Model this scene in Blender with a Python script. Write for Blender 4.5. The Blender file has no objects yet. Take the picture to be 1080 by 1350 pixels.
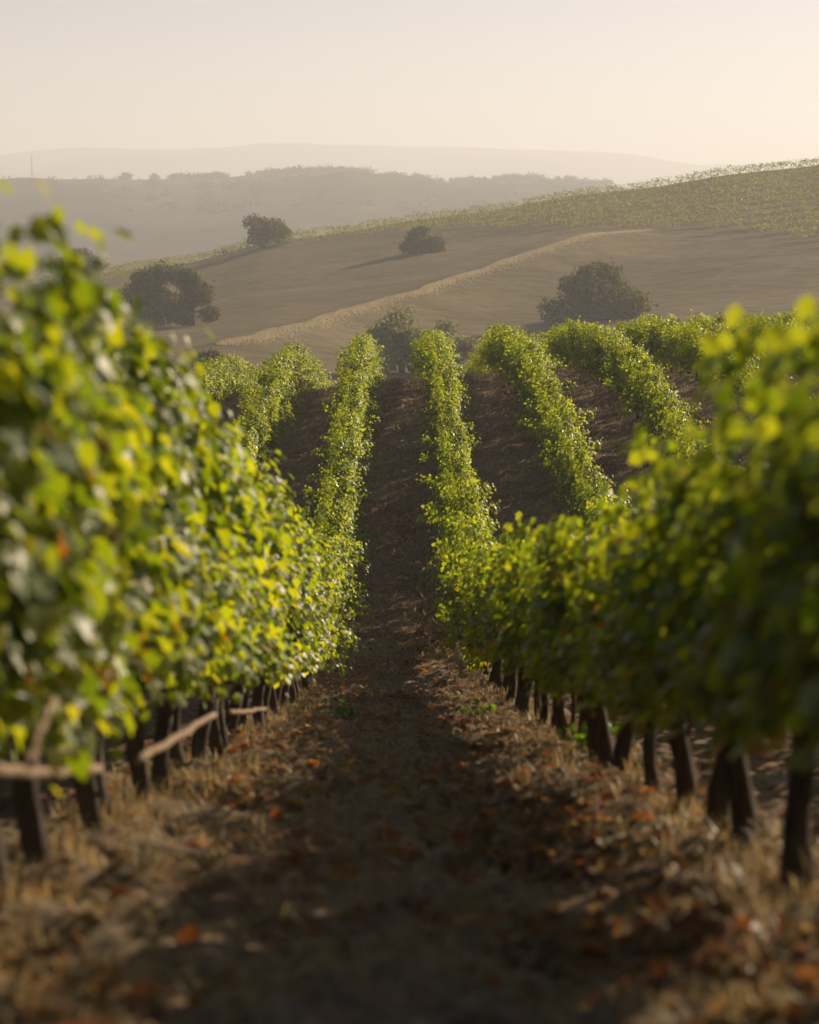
import bpy, math, random
import numpy as np
from mathutils import Vector

R = math.radians
S = bpy.context.scene
COL = S.collection
rng = np.random.default_rng(7)
random.seed(7)

# ------------------------------------------------------------------ camera
F = 3200.0                      # focal length in pixels of the 1080 x 1350 photograph
PITCH = math.atan(375.0 / F)
YAW = math.atan(15.0 / F)
cam = bpy.data.cameras.new("camera")
cam.sensor_fit = 'VERTICAL'; cam.sensor_height = 36.0; cam.sensor_width = 28.8
cam.lens = F / 1350.0 * 36.0
cam.clip_start = 0.2; cam.clip_end = 60000
cam.dof.use_dof = True; cam.dof.focus_distance = 70.0; cam.dof.aperture_fstop = 2.4
camo = bpy.data.objects.new("camera", cam); COL.objects.link(camo)
camo.location = (0, 0, 0)
camo.rotation_euler = (math.pi / 2 - PITCH, 0, -YAW)
S.camera = camo
S.render.resolution_x = 819; S.render.resolution_y = 1024

# ------------------------------------------------------------------ light
SUN_AZ, SUN_EL = R(43), R(21.0)
world = bpy.data.worlds.new("World"); S.world = world; world.use_nodes = True
sky = world.node_tree.nodes.new('ShaderNodeTexSky')
sky.sky_type = 'NISHITA'; sky.sun_disc = False
sky.sun_elevation = SUN_EL; sky.sun_rotation = SUN_AZ
sky.dust_density = 0.6; sky.air_density = 0.35; sky.ozone_density = 1.0
bg = world.node_tree.nodes['Background']; bg.inputs[1].default_value = 0.05
world.node_tree.links.new(sky.outputs[0], bg.inputs[0])
sl = bpy.data.lights.new("sun", 'SUN'); sl.energy = 5.0; sl.angle = R(0.5); sl.color = (1.0, 0.80, 0.55)
so = bpy.data.objects.new("sun", sl); COL.objects.link(so)
to_sun = Vector((math.sin(SUN_AZ) * math.cos(SUN_EL), math.cos(SUN_AZ) * math.cos(SUN_EL), math.sin(SUN_EL)))
so.rotation_euler = to_sun.to_track_quat('Z', 'Y').to_euler()
so.location = to_sun * 50
S.view_settings.view_transform = 'Standard'; S.view_settings.look = 'None'
S.view_settings.exposure = 0.76; S.view_settings.gamma = 1.0
HAZE_DENSITY, HAZE_G = 3.8e-4, 0.26
try:
    S.cycles.max_bounces = 8; S.cycles.transmission_bounces = 6; S.cycles.diffuse_bounces = 2
    S.cycles.volume_bounces = 1; S.cycles.sample_clamp_indirect = 6.0
except Exception:
    pass

# ------------------------------------------------------------------ helpers
def slope(v, u=540.0):
    """height per metre of depth of the sight line through pixel (u, v)"""
    a = np.arctan((675.0 - np.asarray(v, float)) / F)
    return np.tan(a - PITCH)

def lateral(u, y):
    return (np.asarray(u, float) - 525.0) / F * y

def sstep(a, b, x):
    t = np.clip((np.asarray(x, float) - a) / (b - a), 0, 1)
    return t * t * (3 - 2 * t)

def hash2(ix, iy, seed=0):
    n = (ix.astype(np.int64) * 374761393 + iy.astype(np.int64) * 668265263 + seed * 1442695041) & 0x7fffffff
    n = ((n ^ (n >> 13)) * 1274126177) & 0x7fffffff
    n = n ^ (n >> 16)
    return (n & 0xffff) / 65535.0

def vnoise(x, y, seed=0):
    x = np.asarray(x, float); y = np.asarray(y, float)
    ix = np.floor(x); iy = np.floor(y); fx = x - ix; fy = y - iy
    ux = fx * fx * (3 - 2 * fx); uy = fy * fy * (3 - 2 * fy)
    a = hash2(ix, iy, seed); b = hash2(ix + 1, iy, seed); c = hash2(ix, iy + 1, seed); d = hash2(ix + 1, iy + 1, seed)
    return (a + (b - a) * ux) * (1 - uy) + (c + (d - c) * ux) * uy - 0.5

def fbm(x, y, oct=4, seed=0):
    s = 0; a = 1.0
    for k in range(oct):
        s = s + a * vnoise(np.asarray(x) * 2 ** k, np.asarray(y) * 2 ** k, seed + k * 17); a *= 0.5
    return s

def make_mesh(name, verts, faces, mat=None, smooth=False):
    """faces: (N,3) or (N,4) array, or a list of such arrays"""
    if not isinstance(faces, list): faces = [faces]
    faces = [np.asarray(f, dtype=np.int32) for f in faces if len(f)]
    me = bpy.data.meshes.new(name)
    verts = np.asarray(verts, dtype=np.float32)
    me.vertices.add(len(verts)); me.vertices.foreach_set("co", verts.ravel())
    loops = np.concatenate([f.ravel() for f in faces])
    tot = np.concatenate([np.full(len(f), f.shape[1], np.int32) for f in faces])
    start = np.concatenate([[0], np.cumsum(tot)[:-1]]).astype(np.int32)
    me.loops.add(len(loops)); me.loops.foreach_set("vertex_index", loops)
    me.polygons.add(len(tot)); me.polygons.foreach_set("loop_start", start)
    try: me.polygons.foreach_set("loop_total", tot)
    except Exception: pass
    if smooth: me.polygons.foreach_set("use_smooth", np.ones(len(tot), bool))
    me.update(calc_edges=True); me.validate()
    if mat: me.materials.append(mat)
    return me

def link(name, me, parent=None, loc=None):
    o = bpy.data.objects.new(name, me); COL.objects.link(o)
    if parent: o.parent = parent
    if loc is not None: o.location = loc
    return o

def empty(name, loc, label, cat, group=None, rz=0.0):
    o = bpy.data.objects.new(name, None); COL.objects.link(o)
    o.empty_display_size = 0.2
    o.location = loc; o.rotation_euler = (0, 0, rz)
    o["label"] = label; o["category"] = cat
    if group: o["group"] = group
    return o

def tube(path, radii, sides=7, seed=None, rough=0.0):
    """a tapered tube along a path; returns verts, faces"""
    path = np.asarray(path, float); n = len(path)
    radii = np.broadcast_to(np.asarray(radii, float), (n,))
    tang = np.gradient(path, axis=0); tang /= np.linalg.norm(tang, axis=1)[:, None] + 1e-9
    ref = np.array([0.31, 0.87, 0.05]) if abs(tang[0][1]) < 0.8 else np.array([0.9, 0.1, 0.3])
    V = []
    r_ = np.random.default_rng(seed or 1)
    for k in range(n):
        a = np.cross(tang[k], ref); a /= np.linalg.norm(a) + 1e-9
        b = np.cross(tang[k], a)
        ang = np.arange(sides) / sides * 2 * np.pi
        rr = radii[k] * (1 + rough * r_.uniform(-1, 1, sides))
        V.append(path[k] + (np.cos(ang) * rr)[:, None] * a + (np.sin(ang) * rr)[:, None] * b)
    V = np.concatenate(V)
    Fq = []
    for k in range(n - 1):
        for s in range(sides):
            s2 = (s + 1) % sides
            Fq.append((k * sides + s, k * sides + s2, (k + 1) * sides + s2, (k + 1) * sides + s))
    tips = len(V); V = np.concatenate([V, path[:1], path[-1:]])
    Ft = [(tips, (s + 1) % sides, s) for s in range(sides)]
    e = (n - 1) * sides
    Ft += [(tips + 1, e + s, e + (s + 1) % sides) for s in range(sides)]
    return V, np.array(Fq), np.array(Ft)

class Geo:
    def __init__(self): self.v = []; self.q = []; self.t = []; self.n = 0
    def add(self, v, q=None, t=None):
        if q is not None and len(q): self.q.append(np.asarray(q) + self.n)
        if t is not None and len(t): self.t.append(np.asarray(t) + self.n)
        self.v.append(np.asarray(v, float)); self.n += len(v)
    def tube(self, *a, **k): self.add(*tube(*a, **k))
    def mesh(self, name, mat, smooth=False):
        f = []
        if self.q: f.append(np.concatenate(self.q))
        if self.t: f.append(np.concatenate(self.t))
        return make_mesh(name, np.concatenate(self.v), f, mat, smooth)

def unit(a):
    return a / (np.linalg.norm(a, axis=-1, keepdims=True) + 1e-9)

# ------------------------------------------------------------------ materials
def new_mat(name):
    m = bpy.data.materials.new(name); m.use_nodes = True
    nt = m.node_tree
    for n in list(nt.nodes): nt.nodes.remove(n)
    return m, nt, nt.nodes.new('ShaderNodeOutputMaterial')

def ramp(nt, fac, stops):
    r = nt.nodes.new('ShaderNodeValToRGB')
    while len(r.color_ramp.elements) < len(stops): r.color_ramp.elements.new(0.5)
    for e, (p, c) in zip(r.color_ramp.elements, stops):
        e.position = p; e.color = (*c, 1)
    nt.links.new(fac, r.inputs[0]); return r.outputs[0]

def noise(nt, scale, detail=4, rough=0.6, coord='Object', vec=None, w=None):
    n = nt.nodes.new('ShaderNodeTexNoise'); n.inputs['Scale'].default_value = scale
    n.inputs['Detail'].default_value = detail; n.inputs['Roughness'].default_value = rough
    if vec is None:
        tc = nt.nodes.new('ShaderNodeTexCoord'); vec = tc.outputs[coord]
    nt.links.new(vec, n.inputs['Vector']); return n.outputs['Fac']

def mix(nt, fac, a, b, mode='MIX'):
    m = nt.nodes.new('ShaderNodeMix'); m.data_type = 'RGBA'; m.blend_type = mode
    for sock, val in ((m.inputs[0], fac), (m.inputs[6], a), (m.inputs[7], b)):
        if isinstance(val, bpy.types.NodeSocket): nt.links.new(val, sock)
        elif isinstance(val, (int, float)): sock.default_value = val
        else: sock.default_value = (*val, 1)
    return m.outputs[2]

def math_n(nt, op, a, b=0.0):
    m = nt.nodes.new('ShaderNodeMath'); m.operation = op
    for s, v in ((m.inputs[0], a), (m.inputs[1], b)):
        if isinstance(v, bpy.types.NodeSocket): nt.links.new(v, s)
        else: s.default_value = v
    return m.outputs[0]

def leaf_material(name, stops, trans_gain=3.0, trans_mix=0.43, autumn=None, gloss=0.2, rough=0.42, tint=(1.25, 1.0, 0.26)):
    """thin leaf: diffuse and gloss on the faces, light passing through the blade"""
    m, nt, out = new_mat(name)
    geo = nt.nodes.new('ShaderNodeNewGeometry')
    oi = nt.nodes.new('ShaderNodeObjectInfo')
    rnd = geo.outputs['Random Per Island']
    base = ramp(nt, rnd, stops)
    hsv = nt.nodes.new('ShaderNodeHueSaturation')
    nt.links.new(base, hsv.inputs['Color'])
    nt.links.new(math_n(nt, 'ADD', math_n(nt, 'MULTIPLY', oi.outputs['Random'], 0.45), 0.78), hsv.inputs['Value'])
    base = hsv.outputs[0]
    if autumn:
        # older leaves low on the vine turn yellow and orange
        tc = nt.nodes.new('ShaderNodeTexCoord'); sx = nt.nodes.new('ShaderNodeSeparateXYZ')
        nt.links.new(tc.outputs['Object'], sx.inputs[0])
        r2 = math_n(nt, 'FRACT', math_n(nt, 'MULTIPLY', rnd, 37.3))
        low = math_n(nt, 'MULTIPLY', math_n(nt, 'SUBTRACT', 1.35, sx.outputs['Z']), autumn)
        pick = math_n(nt, 'GREATER_THAN', math_n(nt, 'ADD', low, 0.015), r2)
        r3 = math_n(nt, 'FRACT', math_n(nt, 'MULTIPLY', rnd, 91.7))
        aut = ramp(nt, r3, [(0.0, (0.22, 0.16, 0.02)), (0.45, (0.25, 0.13, 0.015)), (0.8, (0.22, 0.07, 0.012)), (1.0, (0.13, 0.04, 0.015))])
        base = mix(nt, pick, base, aut)
    # paler underside
    under = mix(nt, 0.5, base, (0.13, 0.16, 0.08))
    col = mix(nt, geo.outputs['Backfacing'], base, under)
    p = nt.nodes.new('ShaderNodeBsdfPrincipled')
    nt.links.new(col, p.inputs['Base Color']); p.inputs['Roughness'].default_value = rough
    p.inputs['Specular IOR Level'].default_value = gloss
    tr = nt.nodes.new('ShaderNodeBsdfTranslucent')
    g = nt.nodes.new('ShaderNodeMix'); g.data_type = 'RGBA'; g.blend_type = 'MULTIPLY'; g.inputs[0].default_value = 1
    nt.links.new(base, g.inputs[6]); g.inputs[7].default_value = (*[trans_gain * c for c in tint], 1)
    nt.links.new(g.outputs[2], tr.inputs['Color'])
    mx = nt.nodes.new('ShaderNodeMixShader'); mx.inputs[0].default_value = trans_mix
    nt.links.new(p.outputs[0], mx.inputs[1]); nt.links.new(tr.outputs[0], mx.inputs[2])
    nt.links.new(mx.outputs[0], out.inputs[0])
    return m

VINE_GREENS = [(0.0, (0.060, 0.115, 0.009)), (0.35, (0.115, 0.180, 0.012)), (0.7, (0.175, 0.235, 0.016)), (0.92, (0.20, 0.255, 0.020)), (1.0, (0.235, 0.265, 0.025))]
M_LEAF = leaf_material("vine_leaf", VINE_GREENS, autumn=0.04)
M_LEAF_PLAIN = leaf_material("vine_leaf_green", VINE_GREENS)
M_FARVINE = leaf_material("far_vine_leaf", [(0.0, (0.075, 0.105, 0.015)), (0.5, (0.125, 0.155, 0.022)), (1.0, (0.18, 0.195, 0.035))], gloss=0.05)
M_OAK = leaf_material("oak_leaf", [(0.0, (0.05, 0.06, 0.022)), (0.5, (0.085, 0.095, 0.032)), (1.0, (0.14, 0.14, 0.05))], trans_gain=1.6, trans_mix=0.25, gloss=0.0)
M_MISTTREE = leaf_material("mist_pale_leaf", [(0.0, (0.17, 0.17, 0.08)), (0.5, (0.23, 0.23, 0.11)), (1.0, (0.30, 0.29, 0.15))], trans_gain=1.4, trans_mix=0.3, gloss=0.0, tint=(1, 1, .7))  # valley mist painted into the leaf colour as added paleness
M_SCRUB = leaf_material("scrub_leaf", [(0.0, (0.03, 0.04, 0.015)), (1.0, (0.06, 0.07, 0.03))], trans_gain=1.3, trans_mix=0.15, gloss=0.0)
M_WEED = leaf_material("weed_leaf", [(0.0, (0.07, 0.16, 0.02)), (1.0, (0.12, 0.22, 0.03))])
M_LITTER = leaf_material("fallen_leaf", [(0.0, (0.10, 0.035, 0.015)), (0.3, (0.24, 0.075, 0.02)), (0.55, (0.30, 0.12, 0.03)), (0.8, (0.32, 0.21, 0.09)), (1.0, (0.38, 0.29, 0.16))], trans_gain=1.8, trans_mix=0.35, gloss=0.05, tint=(1.1, .9, .6))
M_STRAW = leaf_material("straw", [(0.0, (0.26, 0.18, 0.09)), (0.5, (0.42, 0.31, 0.17)), (1.0, (0.55, 0.44, 0.27))], trans_gain=1.3, trans_mix=0.4, gloss=0.15, tint=(1, .92, .75))

M_SUNLIT_STRAW = leaf_material("sunlit_dry_grass", [(0.0, (0.56, 0.47, 0.32)), (1.0, (0.72, 0.62, 0.45))], trans_gain=1.0, trans_mix=0.4, gloss=0.0, tint=(1, .95, .85))  # pale dry grass, with the spur's sunlit brightness put into its colour

def bark_material(name, dark, light, scale=18):
    m, nt, out = new_mat(name)
    tc = nt.nodes.new('ShaderNodeTexCoord'); mp = nt.nodes.new('ShaderNodeMapping')
    mp.inputs['Scale'].default_value = (1, 1, 0.18); nt.links.new(tc.outputs['Object'], mp.inputs[0])
    n = noise(nt, scale, 6, 0.7, vec=mp.outputs[0])
    p = nt.nodes.new('ShaderNodeBsdfPrincipled'); p.inputs['Roughness'].default_value = 0.9
    nt.links.new(ramp(nt, n, [(0.3, dark), (0.7, light)]), p.inputs['Base Color'])
    b = nt.nodes.new('ShaderNodeBump'); b.inputs['Strength'].default_value = 0.8; b.inputs['Distance'].default_value = 0.02
    nt.links.new(n, b.inputs['Height']); nt.links.new(b.outputs[0], p.inputs['Normal'])
    nt.links.new(p.outputs[0], out.inputs[0]); return m
M_BARK = bark_material("vine_bark", (0.025, 0.016, 0.011), (0.11, 0.075, 0.05))
M_CANE = bark_material("cane_bark", (0.20, 0.13, 0.075), (0.42, 0.31, 0.20), 30)
M_TREEBARK = bark_material("tree_bark", (0.03, 0.024, 0.018), (0.10, 0.08, 0.06), 3)
M_STAKE = bark_material("stake_rust", (0.05, 0.03, 0.02), (0.13, 0.07, 0.045), 12)

def ground_material():
    m, nt, out = new_mat("vineyard_soil")
    tc = nt.nodes.new('ShaderNodeTexCoord'); ob = tc.outputs['Object']
    mp = nt.nodes.new('ShaderNodeMapping'); mp.inputs['Scale'].default_value = (0.55, 1, 1); nt.links.new(ob, mp.inputs[0])
    big = noise(nt, 0.9, 5, 0.65, vec=mp.outputs[0]); fine = noise(nt, 26, 6, 0.75, vec=mp.outputs[0]); mid = noise(nt, 5, 5, 0.7, vec=mp.outputs[0])
    soil = ramp(nt, fine, [(0.25, (0.062, 0.047, 0.036)), (0.5, (0.18, 0.138, 0.103)), (0.75, (0.38, 0.295, 0.215))])
    straw = ramp(nt, fine, [(0.3, (0.16, 0.11, 0.06)), (0.7, (0.40, 0.30, 0.18))])
    c = mix(nt, ramp(nt, mid, [(0.45, (0, 0, 0)), (0.62, (0.8, 0.8, 0.8))]), soil, straw)
    # drifts of fallen red leaves
    red = ramp(nt, noise(nt, 14, 4, 0.7, vec=ob), [(0.3, (0.09, 0.03, 0.018)), (0.7, (0.30, 0.095, 0.03))])
    rf = math_n(nt, 'MULTIPLY', ramp(nt, big, [(0.47, (0, 0, 0)), (0.60, (1, 1, 1))]), ramp(nt, mid, [(0.4, (0.1, 0.1, 0.1)), (0.55, (0.85, 0.85, 0.85))]))
    c = mix(nt, rf, c, red)
    # beyond the vineyard the floor of the valley is dry grass
    sx = nt.nodes.new('ShaderNodeSeparateXYZ'); nt.links.new(ob, sx.inputs[0])
    far = math_n(nt, 'GREATER_THAN', sx.outputs['Y'], 150.0)
    grass = ramp(nt, noise(nt, 0.02, 6, 0.6, vec=ob), [(0.35, (0.16, 0.125, 0.075)), (0.65, (0.25, 0.19, 0.11))])
    c = mix(nt, far, c, grass)
    p = nt.nodes.new('ShaderNodeBsdfPrincipled'); p.inputs['Roughness'].default_value = 0.95; p.inputs['Specular IOR Level'].default_value = 0.15
    nt.links.new(c, p.inputs['Base Color'])
    b = nt.nodes.new('ShaderNodeBump'); b.inputs['Strength'].default_value = 1.0; b.inputs['Distance'].default_value = 0.05
    nt.links.new(math_n(nt, 'ADD', mid, math_n(nt, 'MULTIPLY', fine, 0.5)), b.inputs['Height']); nt.links.new(b.outputs[0], p.inputs['Normal'])
    nt.links.new(p.outputs[0], out.inputs[0]); return m
M_GROUND = ground_material()

def hill_material():
    m, nt, out = new_mat("dry_hill_grass")
    tc = nt.nodes.new('ShaderNodeTexCoord'); ob = tc.outputs['Object']
    mp = nt.nodes.new('ShaderNodeMapping'); mp.inputs['Scale'].default_value = (0.35, 1, 1); nt.links.new(ob, mp.inputs[0])
    n1 = noise(nt, 0.03, 6, 0.65, vec=mp.outputs[0]); n2 = noise(nt, 0.6, 6, 0.75, vec=mp.outputs[0])
    c1 = ramp(nt, n1, [(0.35, (0.195, 0.168, 0.105)), (0.65, (0.285, 0.240, 0.155))])
    c2 = ramp(nt, n2, [(0.3, (0.55, 0.55, 0.55)), (0.7, (1.25, 1.22, 1.2))])
    c = mix(nt, 1.0, c1, c2, 'MULTIPLY')
    p = nt.nodes.new('ShaderNodeBsdfPrincipled'); p.inputs['Roughness'].default_value = 1.0; p.inputs['Specular IOR Level'].default_value = 0.0
    nt.links.new(c, p.inputs['Base Color'])
    b = nt.nodes.new('ShaderNodeBump'); b.inputs['Strength'].default_value = 0.6; b.inputs['Distance'].default_value = 0.6
    nt.links.new(n2, b.inputs['Height']); nt.links.new(b.outputs[0], p.inputs['Normal'])
    nt.links.new(p.outputs[0], out.inputs[0]); return m
M_HILL = hill_material()

def ridge_material():
    m, nt, out = new_mat("far_ridge_cover")
    tc = nt.nodes.new('ShaderNodeTexCoord'); ob = tc.outputs['Object']
    mp = nt.nodes.new('ShaderNodeMapping'); mp.inputs['Scale'].default_value = (1, 0.5, 2.0); nt.links.new(ob, mp.inputs[0])
    n1 = noise(nt, 0.006, 7, 0.65, vec=mp.outputs[0])
    c = ramp(nt, n1, [(0.38, (0.030, 0.033, 0.017)), (0.54, (0.07, 0.062, 0.036)), (0.70, (0.15, 0.12, 0.07))])
    p = nt.nodes.new('ShaderNodeBsdfPrincipled'); p.inputs['Roughness'].default_value = 1.0; p.inputs['Specular IOR Level'].default_value = 0.0
    nt.links.new(c, p.inputs['Base Color']); nt.links.new(p.outputs[0], out.inputs[0]); return m
M_RIDGE = ridge_material()

# ------------------------------------------------------------------ terrain
GY = np.array([-40, 0, 27, 36, 45, 50.5, 57, 63, 70, 80, 88, 95, 105, 125, 137, 150, 200, 260, 400, 40000.])
GZ = np.array([5.86, -.95, -5.55, -6.95, -7.72, -7.75, -7.38, -6.85, -6.38, -5.92, -5.72, -5.95, -6.6, -8.7, -10.2, -12.5, -22, -29, -33, -33.])
_yy = np.concatenate([np.arange(-40, 420, 0.5), [40000.]])
_zz = np.interp(_yy, GY, GZ)
_k = np.exp(-0.5 * (np.arange(-12, 13) / 5.0) ** 2); _k /= _k.sum()
_zp = np.concatenate([np.full(12, 0) + (_zz[0] + 0.085 * np.arange(12, 0, -1)), _zz[:-1], np.full(12, _zz[-2])])
_zz[:-1] = np.convolve(_zp, _k, 'valid')

def ground_z(x, y):
    x = np.asarray(x, float); y = np.asarray(y, float)
    z = np.interp(y, _yy, _zz)
    cr = np.interp(y, [26, 40, 56, 75, 88, 100, 126], [0, .07, .145, .13, .06, .065, .10])
    cl = np.interp(y, [26, 40, 56, 80, 103, 129], [0, .07, .145, .14, .13, .12])
    c = np.where(x > 0, cr, cl)
    fade = 1 - sstep(140, 230, y)
    xs = np.where(x > 0, 22 * np.tanh(x / 22), 30 * np.tanh(x / 30))
    return z + c * xs * fade - np.where(x < 0, 0.0, 0.0)

def micro(x, y):
    near = 1 - 0.35 * sstep(30, 90, y)
    m = 0.085 * fbm(x * 1.3, y * 1.3, 3, 3) + 0.13 * fbm(x * 3.2, y * 4.4, 3, 9) + 0.055 * fbm(x * 9, y * 9, 3, 5)
    # the berm along each vine row
    ph = (x / 2.75 + 0.5) % 1.0; d = np.minimum(ph, 1 - ph) * 2.75
    return (m * near + 0.07 * np.exp(-(d / 0.35) ** 2)) * (1 - sstep(130, 160, y)) * (1 - sstep(28, 34, np.abs(x)))

def surf(x, y):
    return ground_z(x, y) + micro(x, y)

def build_ground():
    ys = [-12.0]
    while ys[-1] < 14000:
        y = ys[-1]
        step = 0.06 if 4 < y < 22 else 0.1 if y < 40 else 0.16 if y < 112 else 0.6 if y < 150 else (y - 140) * 0.12
        if y < 4: step = 0.25
        ys.append(y + step)
    ys = np.array(ys)
    xi = np.arange(-2.2, 2.2, 0.055)
    xm = np.concatenate([np.arange(2.2, 20, 0.2), np.arange(20, 40, 1.0), 40 * 1.25 ** np.arange(0, 25)])
    xs = np.concatenate([-xm[::-1], xi, xm])
    X, Y = np.meshgrid(xs, ys)
    Z = surf(X, Y)
    n, m = Y.shape
    idx = np.arange(n * m).reshape(n, m)
    q = np.stack([idx[:-1, :-1], idx[:-1, 1:], idx[1:, 1:], idx[1:, :-1]], -1).reshape(-1, 4)
    o = link("ground", make_mesh("ground", np.stack([X, Y, Z], -1).reshape(-1, 3), q, M_GROUND, True))
    o["kind"] = "structure"
build_ground()

# the dry hill beyond the valley: skyline heights were read along the crest line
SK_U = np.array([-400, -100, 150, 250, 345, 460, 580, 700, 800, 900, 1000, 1080, 1300, 1600.])
SK_V = np.array([430, 395, 360, 345, 323, 303, 287, 267, 253, 239, 226, 215, 190, 165.])
HILL_Y0, HILL_Y1 = 240.0, 540.0
def hill_t(y): return (np.asarray(y, float) - HILL_Y0) / (HILL_Y1 - HILL_Y0)
def hill_z(x, y):
    x = np.asarray(x, float); y = np.asarray(y, float)
    u = 525 + x / np.maximum(y, 60) * F
    vs = np.interp(u, SK_U, SK_V) + 1.5 * np.sin(u * 0.031)
    t = np.clip(hill_t(y), -0.6, 1.0)
    v0 = 508.0
    s = np.where(t >= 0, 1 - np.power(np.clip(1 - t, 0, 1), 1.15), t * 1.6)
    z = slope(v0 - (v0 - vs) * s) * np.clip(y, 150, HILL_Y1)
    # grassy spur running up to the right, and a shallow hollow in front of it
    up = spur_u(y)
    d = (x - lateral(up, y))
    w = sstep(255, 290, y) * (1 - sstep(430, 470, y))
    z = z + w * (np.where(d > 0, 2.6 * np.exp(-(d / 12.0) ** 2), 1.0 * np.exp(-(d / 22.0) ** 2) + 1.6 * np.exp(-(d / 6.0) ** 2)) - 0.9 * np.exp(-((d - 26) / 16.0) ** 2))
    z = z + 0.9 * fbm(x / 60, y / 60, 3, 21) * sstep(200, 300, y) * (1 - sstep(440, 520, y)) + 0.25 * fbm(x / 9, y / 9, 3, 31) * (1 - sstep(480, 530, y))
    over = np.maximum(y - HILL_Y1, 0)
    z = z - 0.0006 * over ** 2 - 0.02 * over
    return np.maximum(z, -36.0)
def spur_u(y):
    return np.interp(y, [270, 300, 330, 365, 400, 425, 450, 480], [250, 330, 430, 545, 650, 720, 800, 900])

def build_hill():
    ys = np.concatenate([np.arange(165, 600, 2.0), np.arange(600, 900, 10.0)])
    us = np.concatenate([np.arange(-900, 100, 14.0), np.arange(100, 1100, 5.0), np.arange(1100, 2300, 14.0)])
    Y, U = np.meshgrid(ys, us, indexing='ij')
    X = lateral(U, Y); Z = hill_z(X, Y)
    n, m = Y.shape; idx = np.arange(n * m).reshape(n, m)
    q = np.stack([idx[:-1, :-1], idx[:-1, 1:], idx[1:, 1:], idx[1:, :-1]], -1).reshape(-1, 4)
    o = link("hill", make_mesh("hill", np.stack([X, Y, Z], -1).reshape(-1, 3), q, M_HILL, True))
    o["kind"] = "structure"
build_hill()

MID_U = np.array([-600, -200, 0, 60, 130, 180, 250, 300, 350, 400, 440, 480, 520, 560, 600, 650, 700, 750, 790, 830, 900, 1000, 1200, 1600.])
MID_V = np.array([250, 242, 239, 237, 236, 237, 236, 234, 229, 228, 226, 229, 234, 238, 241, 239, 237, 239, 244, 249, 254, 260, 268, 290.])
FAR_U = np.array([-600, -200, 0, 70, 120, 200, 300, 380, 440, 520, 600, 700, 780, 830, 880, 930, 1000, 1200, 1600.])
FAR_V = np.array([215, 210, 205, 197, 195, 197, 196, 193, 192, 194, 195, 197, 200, 203, 212, 220, 223, 232, 250.])
D_MID, D_FAR = 2300.0, 7000.0
def ridge(name, U, V, D, depth, seed, amp):
    us = np.arange(U[0], U[-1], 8.0)
    ts = np.linspace(0, 1.7, 46)
    T, UU = np.meshgrid(ts, us, indexing='ij')
    Y = D - depth + depth * T
    top = slope(np.interp(UU, U, V)) * D
    X = lateral(UU, D) * (Y / D)
    k = np.where(T <= 1, 1 - (1 - T) ** 1.5, 1 - 0.8 * (T - 1))
    Z = -34 + (top + 34) * k
    g = amp * fbm(X / (depth * 0.14), Y / (depth * 0.3), 4, seed)
    Z = Z + g * np.sin(np.clip(T, 0, 1) * np.pi) * 1.0 + 0.0
    n, m = Y.shape; idx = np.arange(n * m).reshape(n, m)
    q = np.stack([idx[:-1, :-1], idx[:-1, 1:], idx[1:, 1:], idx[1:, :-1]], -1).reshape(-1, 4)
    o = link(name, make_mesh(name, np.stack([X, Y, Z], -1).reshape(-1, 3), q, M_RIDGE, True))
    o["kind"] = "structure"
ridge("hills", MID_U, MID_V, D_MID, 1100, 5, 16)
ridge("mountains", FAR_U, FAR_V, D_FAR, 2200, 15, 70)

# ------------------------------------------------------------------ haze: pale air, sky outside
def build_haze():
    x0, x1, y0, y1, z0, z1 = -4200, 4200, -60, 12500, -38.5, 330
    v = [(x, y, z) for x in (x0, x1) for y in (y0, y1) for z in (z0, z1)]
    f = np.array([(0, 1, 3, 2), (4, 6, 7, 5), (0, 4, 5, 1), (2, 3, 7, 6), (0, 2, 6, 4), (1, 5, 7, 3)])
    m, nt, out = new_mat("haze")
    pv = nt.nodes.new('ShaderNodeVolumePrincipled')
    pv.inputs['Color'].default_value = (0.86, 0.905, 0.985, 1); pv.inputs['Density'].default_value = HAZE_DENSITY
    pv.inputs['Anisotropy'].default_value = HAZE_G
    nt.links.new(pv.outputs[0], out.inputs['Volume'])
    o = link("haze", make_mesh("haze", v, f, m)); o["kind"] = "stuff"
build_haze()

# ------------------------------------------------------------------ leaves
LEAF_HI = np.array([(0, 0), (.20, -.10), (.46, .02), (.44, .24), (.58, .50), (.34, .60), (.22, .80), (0, 1.02),
                    (-.22, .80), (-.34, .60), (-.58, .50), (-.44, .24), (-.46, .02), (-.20, -.10)])
LEAF_LO = np.array([(0, -.05), (.48, .05), (.52, .52), (0, 1.0), (-.52, .52), (-.48, .05)])
def leaves(pos, tip, nor, size, hi=True, r_=None):
    """palmate blades, each its own island, folded along the midrib and curled"""
    r_ = r_ or rng
    N = len(pos); tip = unit(tip); side = unit(np.cross(nor, tip)); nn = np.cross(tip, side)
    P = LEAF_HI if hi else LEAF_LO
    K = len(P)
    fold = r_.uniform(-.10, .45, N); curl = r_.uniform(-.05, .35, N)
    px = np.concatenate([P[:, 0], [0]]); py = np.concatenate([P[:, 1], [.38]])
    wav = r_.uniform(-.05, .05, (N, K + 1)) if hi else np.zeros((N, K + 1))
    h = fold[:, None] * np.abs(px)[None] * 0.9 - curl[:, None] * (py[None] - .2) ** 2 + wav
    V = pos[:, None, :] + size[:, None, None] * (px[None, :, None] * side[:, None, :] + (py[None, :, None] - .0) * tip[:, None, :] + h[:, :, None] * nn[:, None, :])
    tri = np.array([(k, (k + 1) % K, K) for k in range(K)])
    Fc = (np.arange(N) * (K + 1))[:, None, None] + tri[None]
    return V.reshape(-1, 3), Fc.reshape(-1, 3)

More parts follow.
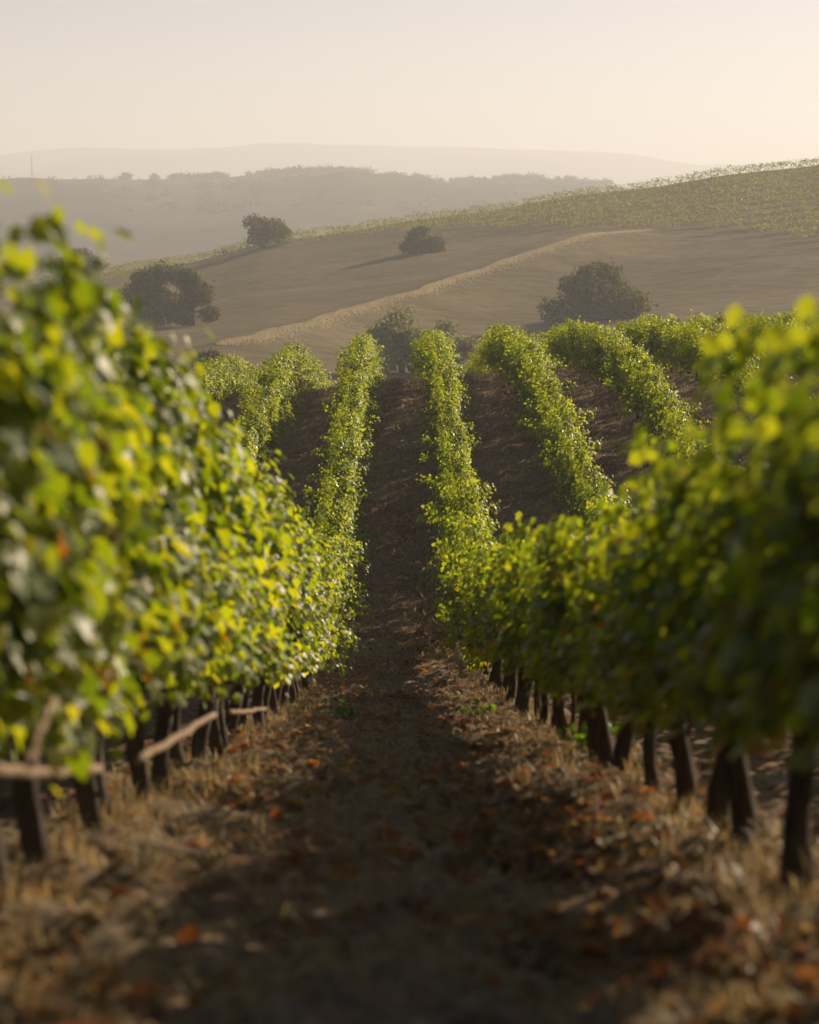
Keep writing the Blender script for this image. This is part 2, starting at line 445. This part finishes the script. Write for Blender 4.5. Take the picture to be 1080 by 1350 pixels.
def vine_shoots(r_, n_sh, skirt, half=0.8, wild=1.0, floor=0.28):
    """canes growing from the cordon: upright between the wires, then arching out and down"""
    paths = []
    floor0 = floor
    for k in range(n_sh):
        floor = floor0 - (r_.uniform(.1, .35) if .5 < floor0 < .8 and r_.random() < .10 else 0)
        flop = r_.random() < skirt
        p = np.array([r_.normal(0, .05), r_.uniform(-half, half), (r_.uniform(.70, .88) if not flop else r_.uniform(max(.5, floor), max(1.15, floor + .3)))])
        sgn = 1 if r_.random() < .5 else -1
        if flop:
            d = np.array([sgn * r_.uniform(.5, 1.1), r_.normal(0, .3), r_.uniform(.0, .9)]); grav = r_.uniform(.09, .17); n = r_.integers(9, 15)
        else:
            d = np.array([sgn * r_.uniform(.02, .42), r_.normal(0, .22), 1.0]); grav = r_.uniform(.0, .05); n = r_.integers(14, 21)
        lim = .40 * wild if r_.random() > (.20 if wild < .9 else 0) else r_.uniform(.5, .8)
        P = [p.copy()]
        for s in range(n):
            d = d + np.array([r_.normal(0, .07), r_.normal(0, .08), -grav])
            if p[2] > 1.45 and not flop: d = d + np.array([sgn * .05 * wild, r_.normal(0, .05), -r_.uniform(.04, .16)])
            if p[2] > 1.92: d[2] = -abs(d[2]) * .5 + .1 * r_.random()
            d = d / np.linalg.norm(d); p = p + d * .072; p[0] = np.clip(p[0], -lim, lim)
            if p[2] < floor: break
            P.append(p.copy())
        if len(P) > 3: paths.append(np.array(P))
    return paths

def vine_leaves(r_, paths, hi, per=2.3, smin=.062, smax=.115):
    pos = []; out_ = []
    for P in paths:
        for k in range(1, len(P)):
            for j in range(int(per) + (r_.random() < per % 1)):
                off = r_.normal(0, 1, 3) * np.array([.06, .085, .06])
                pos.append(P[k] + off); out_.append(k / len(P))
    pos = np.array(pos); age = np.array(out_); N = len(pos)
    sx = np.sign(pos[:, 0] + r_.normal(0, .12, N)); 
    nor = np.stack([sx * r_.uniform(.2, 1.0, N), r_.normal(0, .45, N), r_.uniform(.0, .95, N)], 1)
    tip = np.stack([sx * r_.uniform(.1, .6, N), r_.normal(0, .5, N), -r_.uniform(.2, 1.0, N)], 1)
    nor = unit(nor); tip = unit(tip - nor * np.sum(tip * nor, 1)[:, None])
    size = r_.uniform(smin, smax, N) * (1.08 - .45 * age)
    return leaves(pos, tip, nor, size, hi, r_)

def shoot_mesh(r_, paths, sides=4):
    g = Geo()
    for P in paths:
        g.tube(P, np.linspace(.0055, .002, len(P)), sides, seed=3)
    return g
def foliage_variants(n, hi, n_sh, skirt, seed, per, wild=1.0, canes=False, floor=.28, mat=None):
    outs = []
    for k in range(n):
        r_ = np.random.default_rng(seed + k)
        P = vine_shoots(r_, n_sh, skirt, wild=wild, floor=floor)
        v, f = vine_leaves(r_, P, hi, per) if hi else vine_leaves(r_, P, hi, per, .06, .115)
        fm = make_mesh("foliage", v, f, mat or M_LEAF)
        outs.append((fm, shoot_mesh(r_, P).mesh("canes", M_CANE) if canes else None, (v, f)))
    return outs
S_NEAR = 44
NEAR_F = {"R": foliage_variants(7, True, 66, .22, 100, 6.8, wild=1.0, canes=True, floor=.89),
          "L": foliage_variants(7, True, 50, .28, 150, 5.8, wild=1.0, canes=True, floor=.72)}
MID_F = foliage_variants(14, False, 28, .36, 300, 5.0, wild=.54, mat=M_LEAF_PLAIN)
FAR_F = foliage_variants(4, False, 22, .36, 500, 2.6, wild=.6)

def trunk_variant(seed):
    r_ = np.random.default_rng(seed)
    zs = np.linspace(-.12, .80, 9)
    lean = r_.normal(0, .035, 2); ph = r_.uniform(0, 6)
    path = np.stack([lean[0] * zs + .025 * np.sin(zs * 7 + ph), lean[1] * zs + .03 * np.cos(zs * 6 + ph), zs], 1)
    rad = np.interp(zs, [-.12, .0, .12, .6, .8], [.075, .064, .048, .044, .056]) * r_.uniform(.8, 1.15)
    g = Geo(); g.tube(path, rad, 9, seed, .16)
    return g.mesh("trunk", M_BARK, True), path[-1]
def cordon_variant(seed, top):
    r_ = np.random.default_rng(seed); g = Geo()
    for s in (-1, 1):
        t = np.linspace(0, 1, 8)
        path = np.stack([top[0] * (1 - t) + .02 * np.sin(t * 9 + seed), top[1] + s * t * .72, top[2] - .03 + .05 * np.sin(t * 5 + seed)], 1)
        g.tube(path, np.linspace(.04, .02, 8), 6, seed, .15)
    return g.mesh("cordon", M_BARK, True)
TRUNKS = []
for k in range(7):
    tm, top = trunk_variant(40 + k); TRUNKS.append((tm, cordon_variant(60 + k, top)))

# ------------------------------------------------------------------ the vineyard
SP = 2.75; STEP = 1.6
ROWX = {"L0": -1.375, "R0": 1.375, "L1": -4.125, "L2": -6.875, "L3": -9.625, "R1": 4.125, "R2": 6.875, "R3": 9.625, "R4": 12.375, "R5": 15.125, "R6": 17.875}
ROWNAME = {"L0": "the left aisle row", "R0": "the right aisle row",
           "L1": "the second row left of aisle", "L2": "the third row left of aisle", "L3": "the fourth row left of aisle",
           "R1": "the second row right of aisle", "R2": "the third row right of aisle", "R3": "the fourth row right of aisle",
           "R4": "the fifth row right of aisle", "R5": "the sixth row right of aisle", "R6": "the seventh row right of aisle"}
VIS_FROM = {"L0": 0, "R0": 0, "L1": 58, "L2": 74, "L3": 90, "R1": 46, "R2": 60, "R3": 76, "R4": 88, "R5": 90, "R6": 92}
VIS_TO = {"L0": 100, "R0": 103, "L1": 126, "L2": 130, "L3": 118, "R1": 130, "R2": 130, "R3": 130, "R4": 126, "R5": 120, "R6": 116}
END = {k: 135 for k in ROWX}
spots = []
for rk, rx in ROWX.items():
    r_ = np.random.default_rng(abs(hash(rk.encode()[0])) % 97 + int(rk[1]))
    y = {'L0': 6.5, 'R0': 4.65}.get(rk, 5.2 + r_.uniform(0, .4))
    while y < END[rk]:
        yy = y + r_.normal(0, .08); xx = rx + r_.normal(0, .03)
        vis = VIS_FROM[rk] <= yy <= VIS_TO[rk]
        spots.append([rk, xx, yy, vis]); y += 1.2 if rk in ('L0', 'R0') and y < 19 else STEP
order = sorted([i for i, s in enumerate(spots) if s[3]], key=lambda i: spots[i][2])
single = set(order[:300])

ORD = ["zeroth", "first", "second", "third", "fourth", "fifth", "sixth", "seventh", "eighth", "ninth", "tenth", "eleventh", "twelfth", "thirteenth",
       "fourteenth", "fifteenth", "sixteenth", "seventeenth", "eighteenth", "nineteenth"]
TENS = {20: "twent", 30: "thirt", 40: "fort", 50: "fift", 60: "sixt", 70: "sevent", 80: "eight"}
def ordinal(n):
    if n < 20: return ORD[n]
    t, u = n // 10 * 10, n % 10
    return TENS[t] + ("ieth" if u == 0 else "y-" + ORD[u])

stuff = Geo()
per_row = {}
for i, (rk, x, y, vis) in enumerate(spots):
    if i in single: per_row.setdefault(rk, []).append(i)
ranks = {i: (k + 1, len(v)) for rk, v in per_row.items() for k, i in enumerate(sorted(v, key=lambda i: spots[i][2]))}
hi_k = {"L0": 0, "R0": 0}
for i, (rk, x, y, vis) in enumerate(spots):
    r_ = np.random.default_rng(1000 + i)
    z = float(ground_z(x, y)) + 0.03
    flip = r_.random() < .5
    side = rk[0]
    tall = 1.0
    if rk == "L0": tall = float(np.interp(y, [6.5, 7.6, 8.8, 10.1, 11.3, 13.5, 20, 50], [1.10, .92, .97, 1.08, 1.08, 1.0, 1.03, 1.0]))
    if rk == "R0": tall = float(np.interp(y, [4.5, 6.5, 7.8, 9.5, 12, 16, 25, 50], [.82, .85, .89, .85, .81, .84, .93, 1.0]))
    if y > 55: tall *= 0.95
    sc = (r_.uniform(.92, 1.1) * (.95 if rk == 'R0' and y < 30 else 1), r_.uniform(.97, 1.08), tall * r_.uniform(.95, 1.06))
    if y > 40: sc = (sc[0] * r_.uniform(.8, 1.2), sc[1], sc[2] * r_.uniform(.88, 1.03))
    if i not in single:
        v, f = FAR_F[r_.integers(0, len(FAR_F))][2]
        c, s = (-1, 0) if flip else (1, 0)
        vv = v * np.array(sc) * np.array([c, c, 1]) + np.array([x, y, z])
        stuff.add(vv, t=f)
        continue
    k, n = ranks[i]; row = ROWNAME[rk]
    if rk in ("L0", "R0"):
        if y < 24:
            blur = "large blurred grapevine, " if y < 12 else "soft-focus grapevine, "
            kind = "yellow-green and sunlit" if rk == "L0" else "dark and backlit"
            lab = f"{kind} {blur}{ordinal(k)} nearest in {row}"
        elif y < 60:
            lab = f"grapevine in the dip, {ordinal(k)} nearest in {row}"
        else:
            lab = f"sharp sunlit grapevine on the rise, {ordinal(n - k + 1)} from the crest end in {row}"
    else:
        where = "shaded-sided" if side == "R" else "sunlit"
        lab = f"{where} grapevine, {ordinal(n - k + 1)} from the far crest end of {row}"
    t = empty("grapevine", (x, y, z), lab, "grapevine", "grapevines of " + row, math.pi if flip else 0.0)
    tm, cm = TRUNKS[r_.integers(0, len(TRUNKS))]
    link("trunk", tm, t); link("cordon", cm, t)
    if y < 34:
        fm, cn, _ = NEAR_F[side][r_.integers(0, 7)]
        fo = link("foliage", fm, t); fo.scale = sc
        co = link("canes", cn, t); co.scale = sc; co["kind"] = "stuff"
    else:
        fm, cn, _ = MID_F[r_.integers(0, len(MID_F))]
        fo = link("foliage", fm, t); fo.scale = sc
o = link("vineyard_rows", stuff.mesh("vineyard_rows", M_LEAF_PLAIN)); o["kind"] = "stuff"
o["label"] = "remaining leafy vines where the rows run on out of clear view"; o["category"] = "vines"

# bare pale arms hanging below the leaves of the near left row: parts of the vines they grow from
def world_pt(u, v, y): return np.array([lateral(u, y), y, float(slope(v)) * y])
def nearest_vine(p):
    best = min((i for i in single if spots[i][0] == "L0"), key=lambda i: abs(spots[i][2] - p[1]))
    return [o for o in COL.objects if o.name.startswith("grapevine") and abs(o.location.y - spots[best][2]) < 1e-4 and abs(o.location.x - spots[best][1]) < 1e-4][0]
bpy.context.view_layer.update()
for pts, rad in (([(-30, 1012, 5.9), (20, 1016, 6.4), (70, 1020, 7.0), (122, 1014, 7.7)], .017), ([(55, 1010, 6.8), (62, 992, 6.85), (80, 985, 7.0), (100, 1000, 7.15), (108, 1015, 7.3)], .009),
                 ([(25, 1010, 6.4), (40, 965, 6.5), (65, 925, 6.7)], .014),
                 ([(172, 1003, 9.2), (215, 978, 9.8), (245, 962, 10.4), (278, 943, 11.2)], .016), ([(296, 938, 14.0), (322, 938, 14.6), (346, 935, 15.4)], .014)):
    P = np.array([world_pt(*p) for p in pts])
    t0 = np.linspace(0, 1, len(P)); t1 = np.linspace(0, 1, 12)
    P = np.stack([np.interp(t1, t0, P[:, k]) for k in range(3)], 1)
    P[1:-1] = (P[:-2] + P[1:-1] * 2 + P[2:]) / 4
    P += np.random.default_rng(3).normal(0, .004, P.shape)
    own = nearest_vine(P[len(P) // 2])
    g = Geo(); g.tube(P, np.linspace(rad * 1.1, rad * .8, 12), 8, 5, .08)
    ob = link("bare_cane", g.mesh("bare_cane", M_CANE, True), own)
    ob.matrix_parent_inverse = own.matrix_world.inverted()

# thin rusty stakes between the near trunks
for side, ylist in (("R0", [6.9, 8.6, 10.1, 11.8, 13.4, 15.0, 17.2, 19.6, 22.0, 24.8]), ("L0", [6.5, 8.3, 11.5, 15.0, 20.0])):
    for k, y in enumerate(ylist):
        x = ROWX[side] + (.06 if side == "R0" else -.06); z = float(ground_z(x, y))
        g = Geo()
        for a, b in ((-.3, 1.55),):
            hw, t_ = .016, .004
            prof = [(-hw, 0), (0, 0), (hw, 0), (hw, t_), (t_, t_), (t_, hw), (-t_, hw), (-t_, t_), (-hw, t_)]
            n = len(prof); v = [(p[0], p[1], zz) for zz in (a, b) for p in prof]
            g.add(v, q=[(q, (q + 1) % n, n + (q + 1) % n, n + q) for q in range(n)])
            g.add([(-hw, -.001, b), (hw, -.001, b), (hw, hw, b), (-hw, hw, b)], q=[(0, 1, 2, 3)])
        for hz in (.8, 1.15, 1.45):
            g.add([(-.02, -.006, hz), (.02, -.006, hz), (.02, -.006, hz + .012), (-.02, -.006, hz + .012), (-.02, -.001, hz), (.02, -.001, hz), (.02, -.001, hz + .012), (-.02, -.001, hz + .012)],
                  q=[(0, 1, 2, 3), (4, 7, 6, 5), (0, 4, 5, 1), (3, 2, 6, 7), (0, 3, 7, 4), (1, 5, 6, 2)])
        ob = link("vine_stake", g.mesh("vine_stake", M_STAKE), None, (x, y, z))
        ob["label"] = f"thin dark stake among the trunks, {ordinal(k + 1)} nearest in {ROWNAME[side]}"
        ob["category"] = "stake"; ob["group"] = "stakes in the near vine rows"

# ------------------------------------------------------------------ litter, straw, weeds on the ground
def scatter_litter(n):
    r_ = np.random.default_rng(77)
    x = np.concatenate([r_.uniform(-1.6, 1.9, n), r_.normal(0.35, .28, n // 2), r_.normal(-1.0, .3, n // 4), r_.normal(.62, .22, n // 6)])
    y = 4.6 + 60 * r_.random(len(x)) ** 1.6
    y[-(n // 6):] = 5.6 + 7 * r_.random(n // 6) ** 1.3
    keep = (fbm(x * .9, y * .6, 3, 71) + .25 * r_.random(len(x))) > .02
    x, y = x[keep], y[keep]; N = len(x)
    z = surf(x, y) + .012
    nor = unit(np.stack([r_.normal(0, .45, N), r_.normal(0, .45, N), np.ones(N)], 1))
    a = r_.uniform(0, 6.28, N); tip = np.stack([np.cos(a), np.sin(a), np.zeros(N)], 1)
    tip = unit(tip - nor * np.sum(tip * nor, 1)[:, None])
    v, f = leaves(np.stack([x, y, z], 1), tip, nor, r_.uniform(.04, .085, N), True, r_)
    o = link("fallen_leaves", make_mesh("fallen_leaves", v, f, M_LITTER)); o["kind"] = "stuff"
scatter_litter(8500)

def blades(x, y, z, h, w, lean, r_):
    N = len(x); a = r_.uniform(0, 6.28, N)
    d = np.stack([np.cos(a), np.sin(a), np.zeros(N)], 1); s = np.stack([-np.sin(a), np.cos(a), np.zeros(N)], 1)
    b = np.stack([x, y, z], 1); up = np.array([0, 0, 1.0])
    m_ = b + d * (h * lean * .35)[:, None] + up * (h * .6)[:, None]
    t_ = b + d * (h * lean)[:, None] + up * (h * np.clip(1 - .35 * lean, .15, 1))[:, None]
    V = np.stack([b - s * w[:, None], b + s * w[:, None], m_ + s * (w * .7)[:, None], m_ - s * (w * .7)[:, None], t_], 1).reshape(-1, 3)
    k = np.arange(N)[:, None] * 5
    return V, k + np.array([[0, 1, 2, 3]]), k + np.array([[3, 2, 4]])

def build_straw():
    r_ = np.random.default_rng(5); g = Geo()
    for rx in (-1.375, 1.375):                       # tufts at the foot of the vines
        nt_ = 380
        cy = 4.5 + 32 * r_.random(nt_) ** 1.4; cx = rx + r_.normal(0, .24, nt_)
        for k in range(nt_):
            n = r_.integers(8, 20)
            x = cx[k] + r_.normal(0, .06, n); y = cy[k] + r_.normal(0, .06, n)
            hh = r_.uniform(.05, .20) * r_.uniform(.5, 1.2, n)
            g.add(*blades(x, y, surf(x, y) - .01, hh, np.full(n, .003) + r_.uniform(0, .003, n), r_.uniform(.1, 1.2, n), r_))
    n = 11000                                        # mown stalks lying over the aisle
    x = r_.uniform(-1.5, 1.5, n); y = 4.6 + 45 * r_.random(n) ** 1.5
    g.add(*blades(x, y, surf(x, y) + .004, r_.uniform(.05, .16, n), r_.uniform(.0025, .006, n), r_.uniform(1.2, 2.6, n), r_))
    n = 30000
    x = r_.uniform(-9, 11, n); y = r_.uniform(40, 104, n)
    g.add(*blades(x, y, surf(x, y) + .004, r_.uniform(.08, .26, n), r_.uniform(.006, .014, n), r_.uniform(.9, 2.4, n), r_))
    o = link("dry_grass", g.mesh("dry_grass", M_STRAW)); o["kind"] = "stuff"
build_straw()

def hill_straw():  # real grass blades massed on the spur, their paleness painting its sunlit strip
    r_ = np.random.default_rng(15); g = Geo(); n = 30000
    y = r_.uniform(284, 462, n); x = lateral(spur_u(y), y) + 1.0 + np.abs(r_.normal(0, 1, n)) * r_.uniform(.3, 2.4, n) - .8 * r_.random(n) + 3 * vnoise(y / 11, y * 0, 4)
    g.add(*blades(x, y, hill_z(x, y) - .02, r_.uniform(.12, .40, n), r_.uniform(.025, .05, n), r_.uniform(.1, .9, n), r_))
    o = link("hill_grass", g.mesh("hill_grass", M_SUNLIT_STRAW)); o["kind"] = "stuff"
hill_straw()

def weed(u, v, y, n, hgt, label):
    p = world_pt(u, v, y); x0 = p[0]; z0 = float(surf(x0, y))
    r_ = np.random.default_rng(int(u)); root = empty("weed", (x0, y, z0), label, "weed", "green weeds on the aisle floor")
    st = Geo(); P = []
    for k in range(n):
        a = r_.uniform(0, 6.28); L = hgt * r_.uniform(.6, 1.1); t = np.linspace(0, 1, 6)
        path = np.stack([np.cos(a) * L * .7 * t ** 1.3, np.sin(a) * L * .7 * t ** 1.3, L * t * (1.1 - .5 * t)], 1)
        st.tube(path, np.linspace(.005, .002, 6), 4); P += list(path[1:]) + list(path[2:] + r_.normal(0, .03, (4, 3)))
    P = np.array(P); N = len(P)
    nor = unit(np.stack([r_.normal(0, .5, N), r_.normal(0, .5, N), np.ones(N)], 1)); tip = r_.normal(0, 1, (N, 3)); tip = unit(tip - nor * np.sum(tip * nor, 1)[:, None])
    v_, f_ = leaves(P, tip, nor, r_.uniform(.04, .08, N), True, r_)
    link("stem", st.mesh("stem", M_WEED), root); link("leaf_cluster", make_mesh("leaf_cluster", v_, f_, M_WEED), root)
weed(783, 1022, 17.2, 6, .30, "small bright green weed at the foot of the right-hand trunks")
weed(628, 930, 27.0, 9, .36, "low green weed sprawling from the right row into the aisle")
weed(455, 940, 26.5, 8, .34, "low green weed sprawling from the left row into the aisle")

# ------------------------------------------------------------------ trees
def crown_mesh(r_, w, h, n, leaf, lobes=11, flat=.75, low=.12):
    """many leaf-clump faces spread through overlapping lobes, with gaps between them"""
    cs = []
    for k in range(lobes):
        a = r_.uniform(0, 6.28); rr = np.sqrt(r_.random()) * .36 * w
        zc = h * (low + .13 + .60 * r_.random() * (1 - (rr / (.5 * w)) ** 2))
        cs.append((np.cos(a) * rr, np.sin(a) * rr * .9, zc, w * r_.uniform(.11, .20)))
    cs.append((0, 0, h * .62, w * .17))
    cs = np.array(cs); pick = r_.integers(0, len(cs), n)
    d = unit(r_.normal(0, 1, (n, 3))); rad = r_.random(n) ** .35
    p = cs[pick, :3] + d * (cs[pick, 3] * rad)[:, None] * np.array([1, 1, flat])
    p += .5 * leaf * r_.normal(0, 1, (n, 3))
    p[:, 2] = np.clip(p[:, 2], h * low * r_.uniform(.6, 1.4, n), h * 1.02)
    nor = unit(d * .7 + r_.normal(0, .6, (n, 3))); t = r_.normal(0, 1, (n, 3)); t = unit(t - nor * np.sum(t * nor, 1)[:, None])
    s = np.cross(nor, t); sz = leaf * r_.uniform(.5, 1.2, n)
    V = np.stack([p - t * (sz * .5)[:, None], p + s * (sz * .42)[:, None], p + t * (sz * .6)[:, None], p - s * (sz * .38)[:, None]], 1).reshape(-1, 3)
    return V, np.arange(n * 4).reshape(n, 4), cs

def tree(name, label, cat, x, y, z, w, h, n, leaf, mat, seed, **kw):
    r_ = np.random.default_rng(seed)
    root = empty(name, (x, y, z), label, cat, "scattered trees on the dry hill")
    V, q, cs = crown_mesh(r_, w, h, n, leaf, **kw)
    link("crown", make_mesh("crown", V, q, mat), root)
    g = Geo(); fork = np.array([0, 0, h * .22])
    g.tube(np.array([[0, 0, -.6], [.02 * w, 0, h * .08], fork]), [w * .045, w * .035, w * .03], 8, seed, .1)
    for c in cs[:8]:
        mid = fork * .4 + c[:3] * .6 + np.array([0, 0, h * .04]); g.tube(np.array([fork, mid, c[:3]]), [w * .02, w * .012, w * .005], 6, seed, .1)
    link("trunk", g.mesh("trunk", M_TREEBARK, True), root)

def hill_tree(u, y, wpx, hpx, label, name, cat, mat, seed, n=6000, leaf=.55, sink=.1, **kw):
    x = float(lateral(u, y)); z = float(hill_z(x, y)) - sink
    tree(name, label, cat, x, y, z, 1.18 * wpx / F * y, 1.1 * hpx / F * y, n, leaf, mat, seed, **kw)
hill_tree(785, 338, 138, 92, "broad spreading dark oak alone on the dry slope below the spur", "oak_tree", "oak tree", M_OAK, 11, 11000, .6, sink=.8, lobes=24, low=.0)
hill_tree(556, 462, 52, 44, "compact rounded dark tree at the lower edge of the hillside vineyard", "oak_tree", "oak tree", M_OAK, 12, 4500, .5, sink=.5, lobes=12, low=.0)
hill_tree(346, 528, 76, 42, "dark oak standing above the vine row on the hill's skyline", "oak_tree", "oak tree", M_OAK, 13, 4500, .6, lobes=10)
hill_tree(106, 520, 74, 40, "dark domed tree showing behind the near left vines at the hill's foot", "oak_tree", "oak tree", M_OAK, 14, 4000, .6, lobes=10)
hill_tree(214, 372, 96, 108, "tall dark tree, larger of the pair beside the blurred left vines", "oak_tree", "oak tree", M_OAK, 15, 12000, .55, sink=.6, lobes=20, low=.0)
hill_tree(254, 366, 62, 88, "narrower lower tree, right of the pair beside the blurred left vines", "oak_tree", "oak tree", M_OAK, 16, 7000, .5, sink=.5, lobes=12, low=.0)
hill_tree(528, 262, 116, 128, "pale hazy tree behind the crest between the aisle's two vine rows", "valley_tree", "tree", M_MISTTREE, 17, 7500, .42, sink=1.3, lobes=18, low=0)
hill_tree(588, 258, 84, 112, "faint hazy tree behind the tip of the right aisle row", "valley_tree", "tree", M_MISTTREE, 18, 3500, .42, sink=1.3, lobes=12, low=0)
hill_tree(278, 262, 50, 34, "low dark bush behind the tips of the left vine rows", "bush", "bush", M_OAK, 19, 3000, .4, lobes=8, low=.02)

# the vineyard on top of the far hill: thousands of small vines in contour rows
def far_vineyard():
    r_ = np.random.default_rng(9)
    LU = np.array([-300, 200, 250, 300, 400, 470, 540, 580, 640, 760, 900, 1000, 1080, 1400.])
    LV = np.array([430, 366, 352, 338, 322, 312, 306, 302, 303, 303, 302, 310, 322, 350.])
    P = []
    y = HILL_Y1 - .5
    while y > 415:
        us = np.arange(-200, 1330, 1.05 / y * F)
        us = us + r_.uniform(-.5, .5, len(us)) * 3 + r_.uniform(0, 8)
        yy = y + 5 * np.sin(us * .006 + .8) + r_.normal(0, .15, len(us)) - 0.5
        yy = np.minimum(yy, HILL_Y1 + 1)
        x = lateral(us, yy); z = hill_z(x, yy)
        v = 675 - F * np.tan(np.arctan(z / yy) + PITCH)
        ok = (v < np.interp(us, LU, LV) + 2) & (r_.random(len(us)) > .05)
        P.append(np.stack([x, yy, z], 1)[ok]); y -= 9.0
    P = np.concatenate(P); nv = len(P); k = 34
    c = np.repeat(P, k, 0); N = len(c)
    hs = np.repeat(r_.uniform(1.5, 2.1, nv), k)
    p = c + np.stack([r_.normal(0, .5, N), r_.normal(0, .3, N), .45 * hs + .55 * hs * (r_.random(N) - .0) ** .8 - .2 * hs * (r_.random(N) < .3)], 1)
    nor = unit(r_.normal(0, 1, (N, 3))); t = r_.normal(0, 1, (N, 3)); t = unit(t - nor * np.sum(t * nor, 1)[:, None]); s = np.cross(nor, t)
    sz = r_.uniform(.2, .42, N)
    V = np.stack([p - t * (sz * .5)[:, None], p + s * (sz * .42)[:, None], p + t * (sz * .5)[:, None], p - s * (sz * .42)[:, None]], 1).reshape(-1, 3)
    o = link("hillside_vineyard", make_mesh("hillside_vineyard", V, np.arange(N * 4).reshape(N, 4), M_FARVINE)); o["kind"] = "stuff"
    o["label"] = "rows of small vines covering the top of the far hill"; o["category"] = "vineyard"
far_vineyard()

# woods on the hazy ridge, and the lone trees and mast on its skyline
def far_woods():
    r_ = np.random.default_rng(19); V = []; n = 0
    prof = lambda u: slope(np.interp(u, MID_U, MID_V)) * D_MID
    for k in range(560):
        if k < 260:
            u = r_.choice([r_.uniform(230, 300), r_.uniform(330, 560), r_.uniform(380, 480), r_.uniform(540, 800), r_.uniform(600, 720)]); y = D_MID - r_.uniform(-5, 60); hz = r_.uniform(5, 10)
            z = float(prof(u)) - 3
        else:
            u = r_.uniform(-100, 900); T = r_.uniform(.45, .95); y = D_MID - 1100 + 1100 * T; hz = r_.uniform(6, 12)
            z = -34 + (float(prof(u)) + 34) * (1 - (1 - T) ** 1.5) - 6
        x = float(lateral(u, D_MID)) * y / D_MID
        v, q, _ = crown_mesh(r_, hz * r_.uniform(1.4, 2.6), hz, 190, 1.7, lobes=6, low=.0)
        V.append(v + np.array([x, y, z]))
    V = np.concatenate(V)
    o = link("ridge_woods", make_mesh("ridge_woods", V, np.arange(len(V)).reshape(-1, 4), M_SCRUB)); o["kind"] = "stuff"
far_woods()
for u, w, h, lab in ((168, 20, 8, "lone tree on the hazy ridge, wider of the two left ones"), (207, 15, 7, "lone small tree on the hazy ridge, between the wider one and the wooded crest")):
    x = float(lateral(u, D_MID)); z = float(slope(np.interp(u, MID_U, MID_V)) * D_MID) - 1.5
    tree("ridge_tree", lab, "tree", x, D_MID, z, w / F * D_MID, h / F * D_MID + 2, 500, 2.0, M_SCRUB, int(u), lobes=6, low=.1)
    COL.objects[-1]
def mast():
    u = 47; x = float(lateral(u, D_MID)); z = float(slope(np.interp(u, MID_U, MID_V)) * D_MID)
    g = Geo(); H = 24.0
    for k in range(3):
        a = k * 2.094; ca, sa = np.cos(a), np.sin(a)
        g.tube(np.array([[ca * .9, sa * .9, -1], [ca * .5, sa * .5, H * .6], [ca * .2, sa * .2, H]]), [.14, .11, .09], 5)
    for j in range(14):
        z0 = j * H / 14; r0 = .9 - .7 * z0 / H; r1 = .9 - .7 * (z0 + H / 14) / H
        for k in range(3):
            a, b = k * 2.094, (k + 1) * 2.094
            g.tube(np.array([[np.cos(a) * r0, np.sin(a) * r0, z0], [np.cos(b) * r1, np.sin(b) * r1, z0 + H / 14]]), .06, 4)
    o = link("radio_mast", g.mesh("radio_mast", M_STAKE), None, (x, D_MID, z))
    o["label"] = "thin lattice mast standing on the hazy ridge at far left"; o["category"] = "mast"
mast()
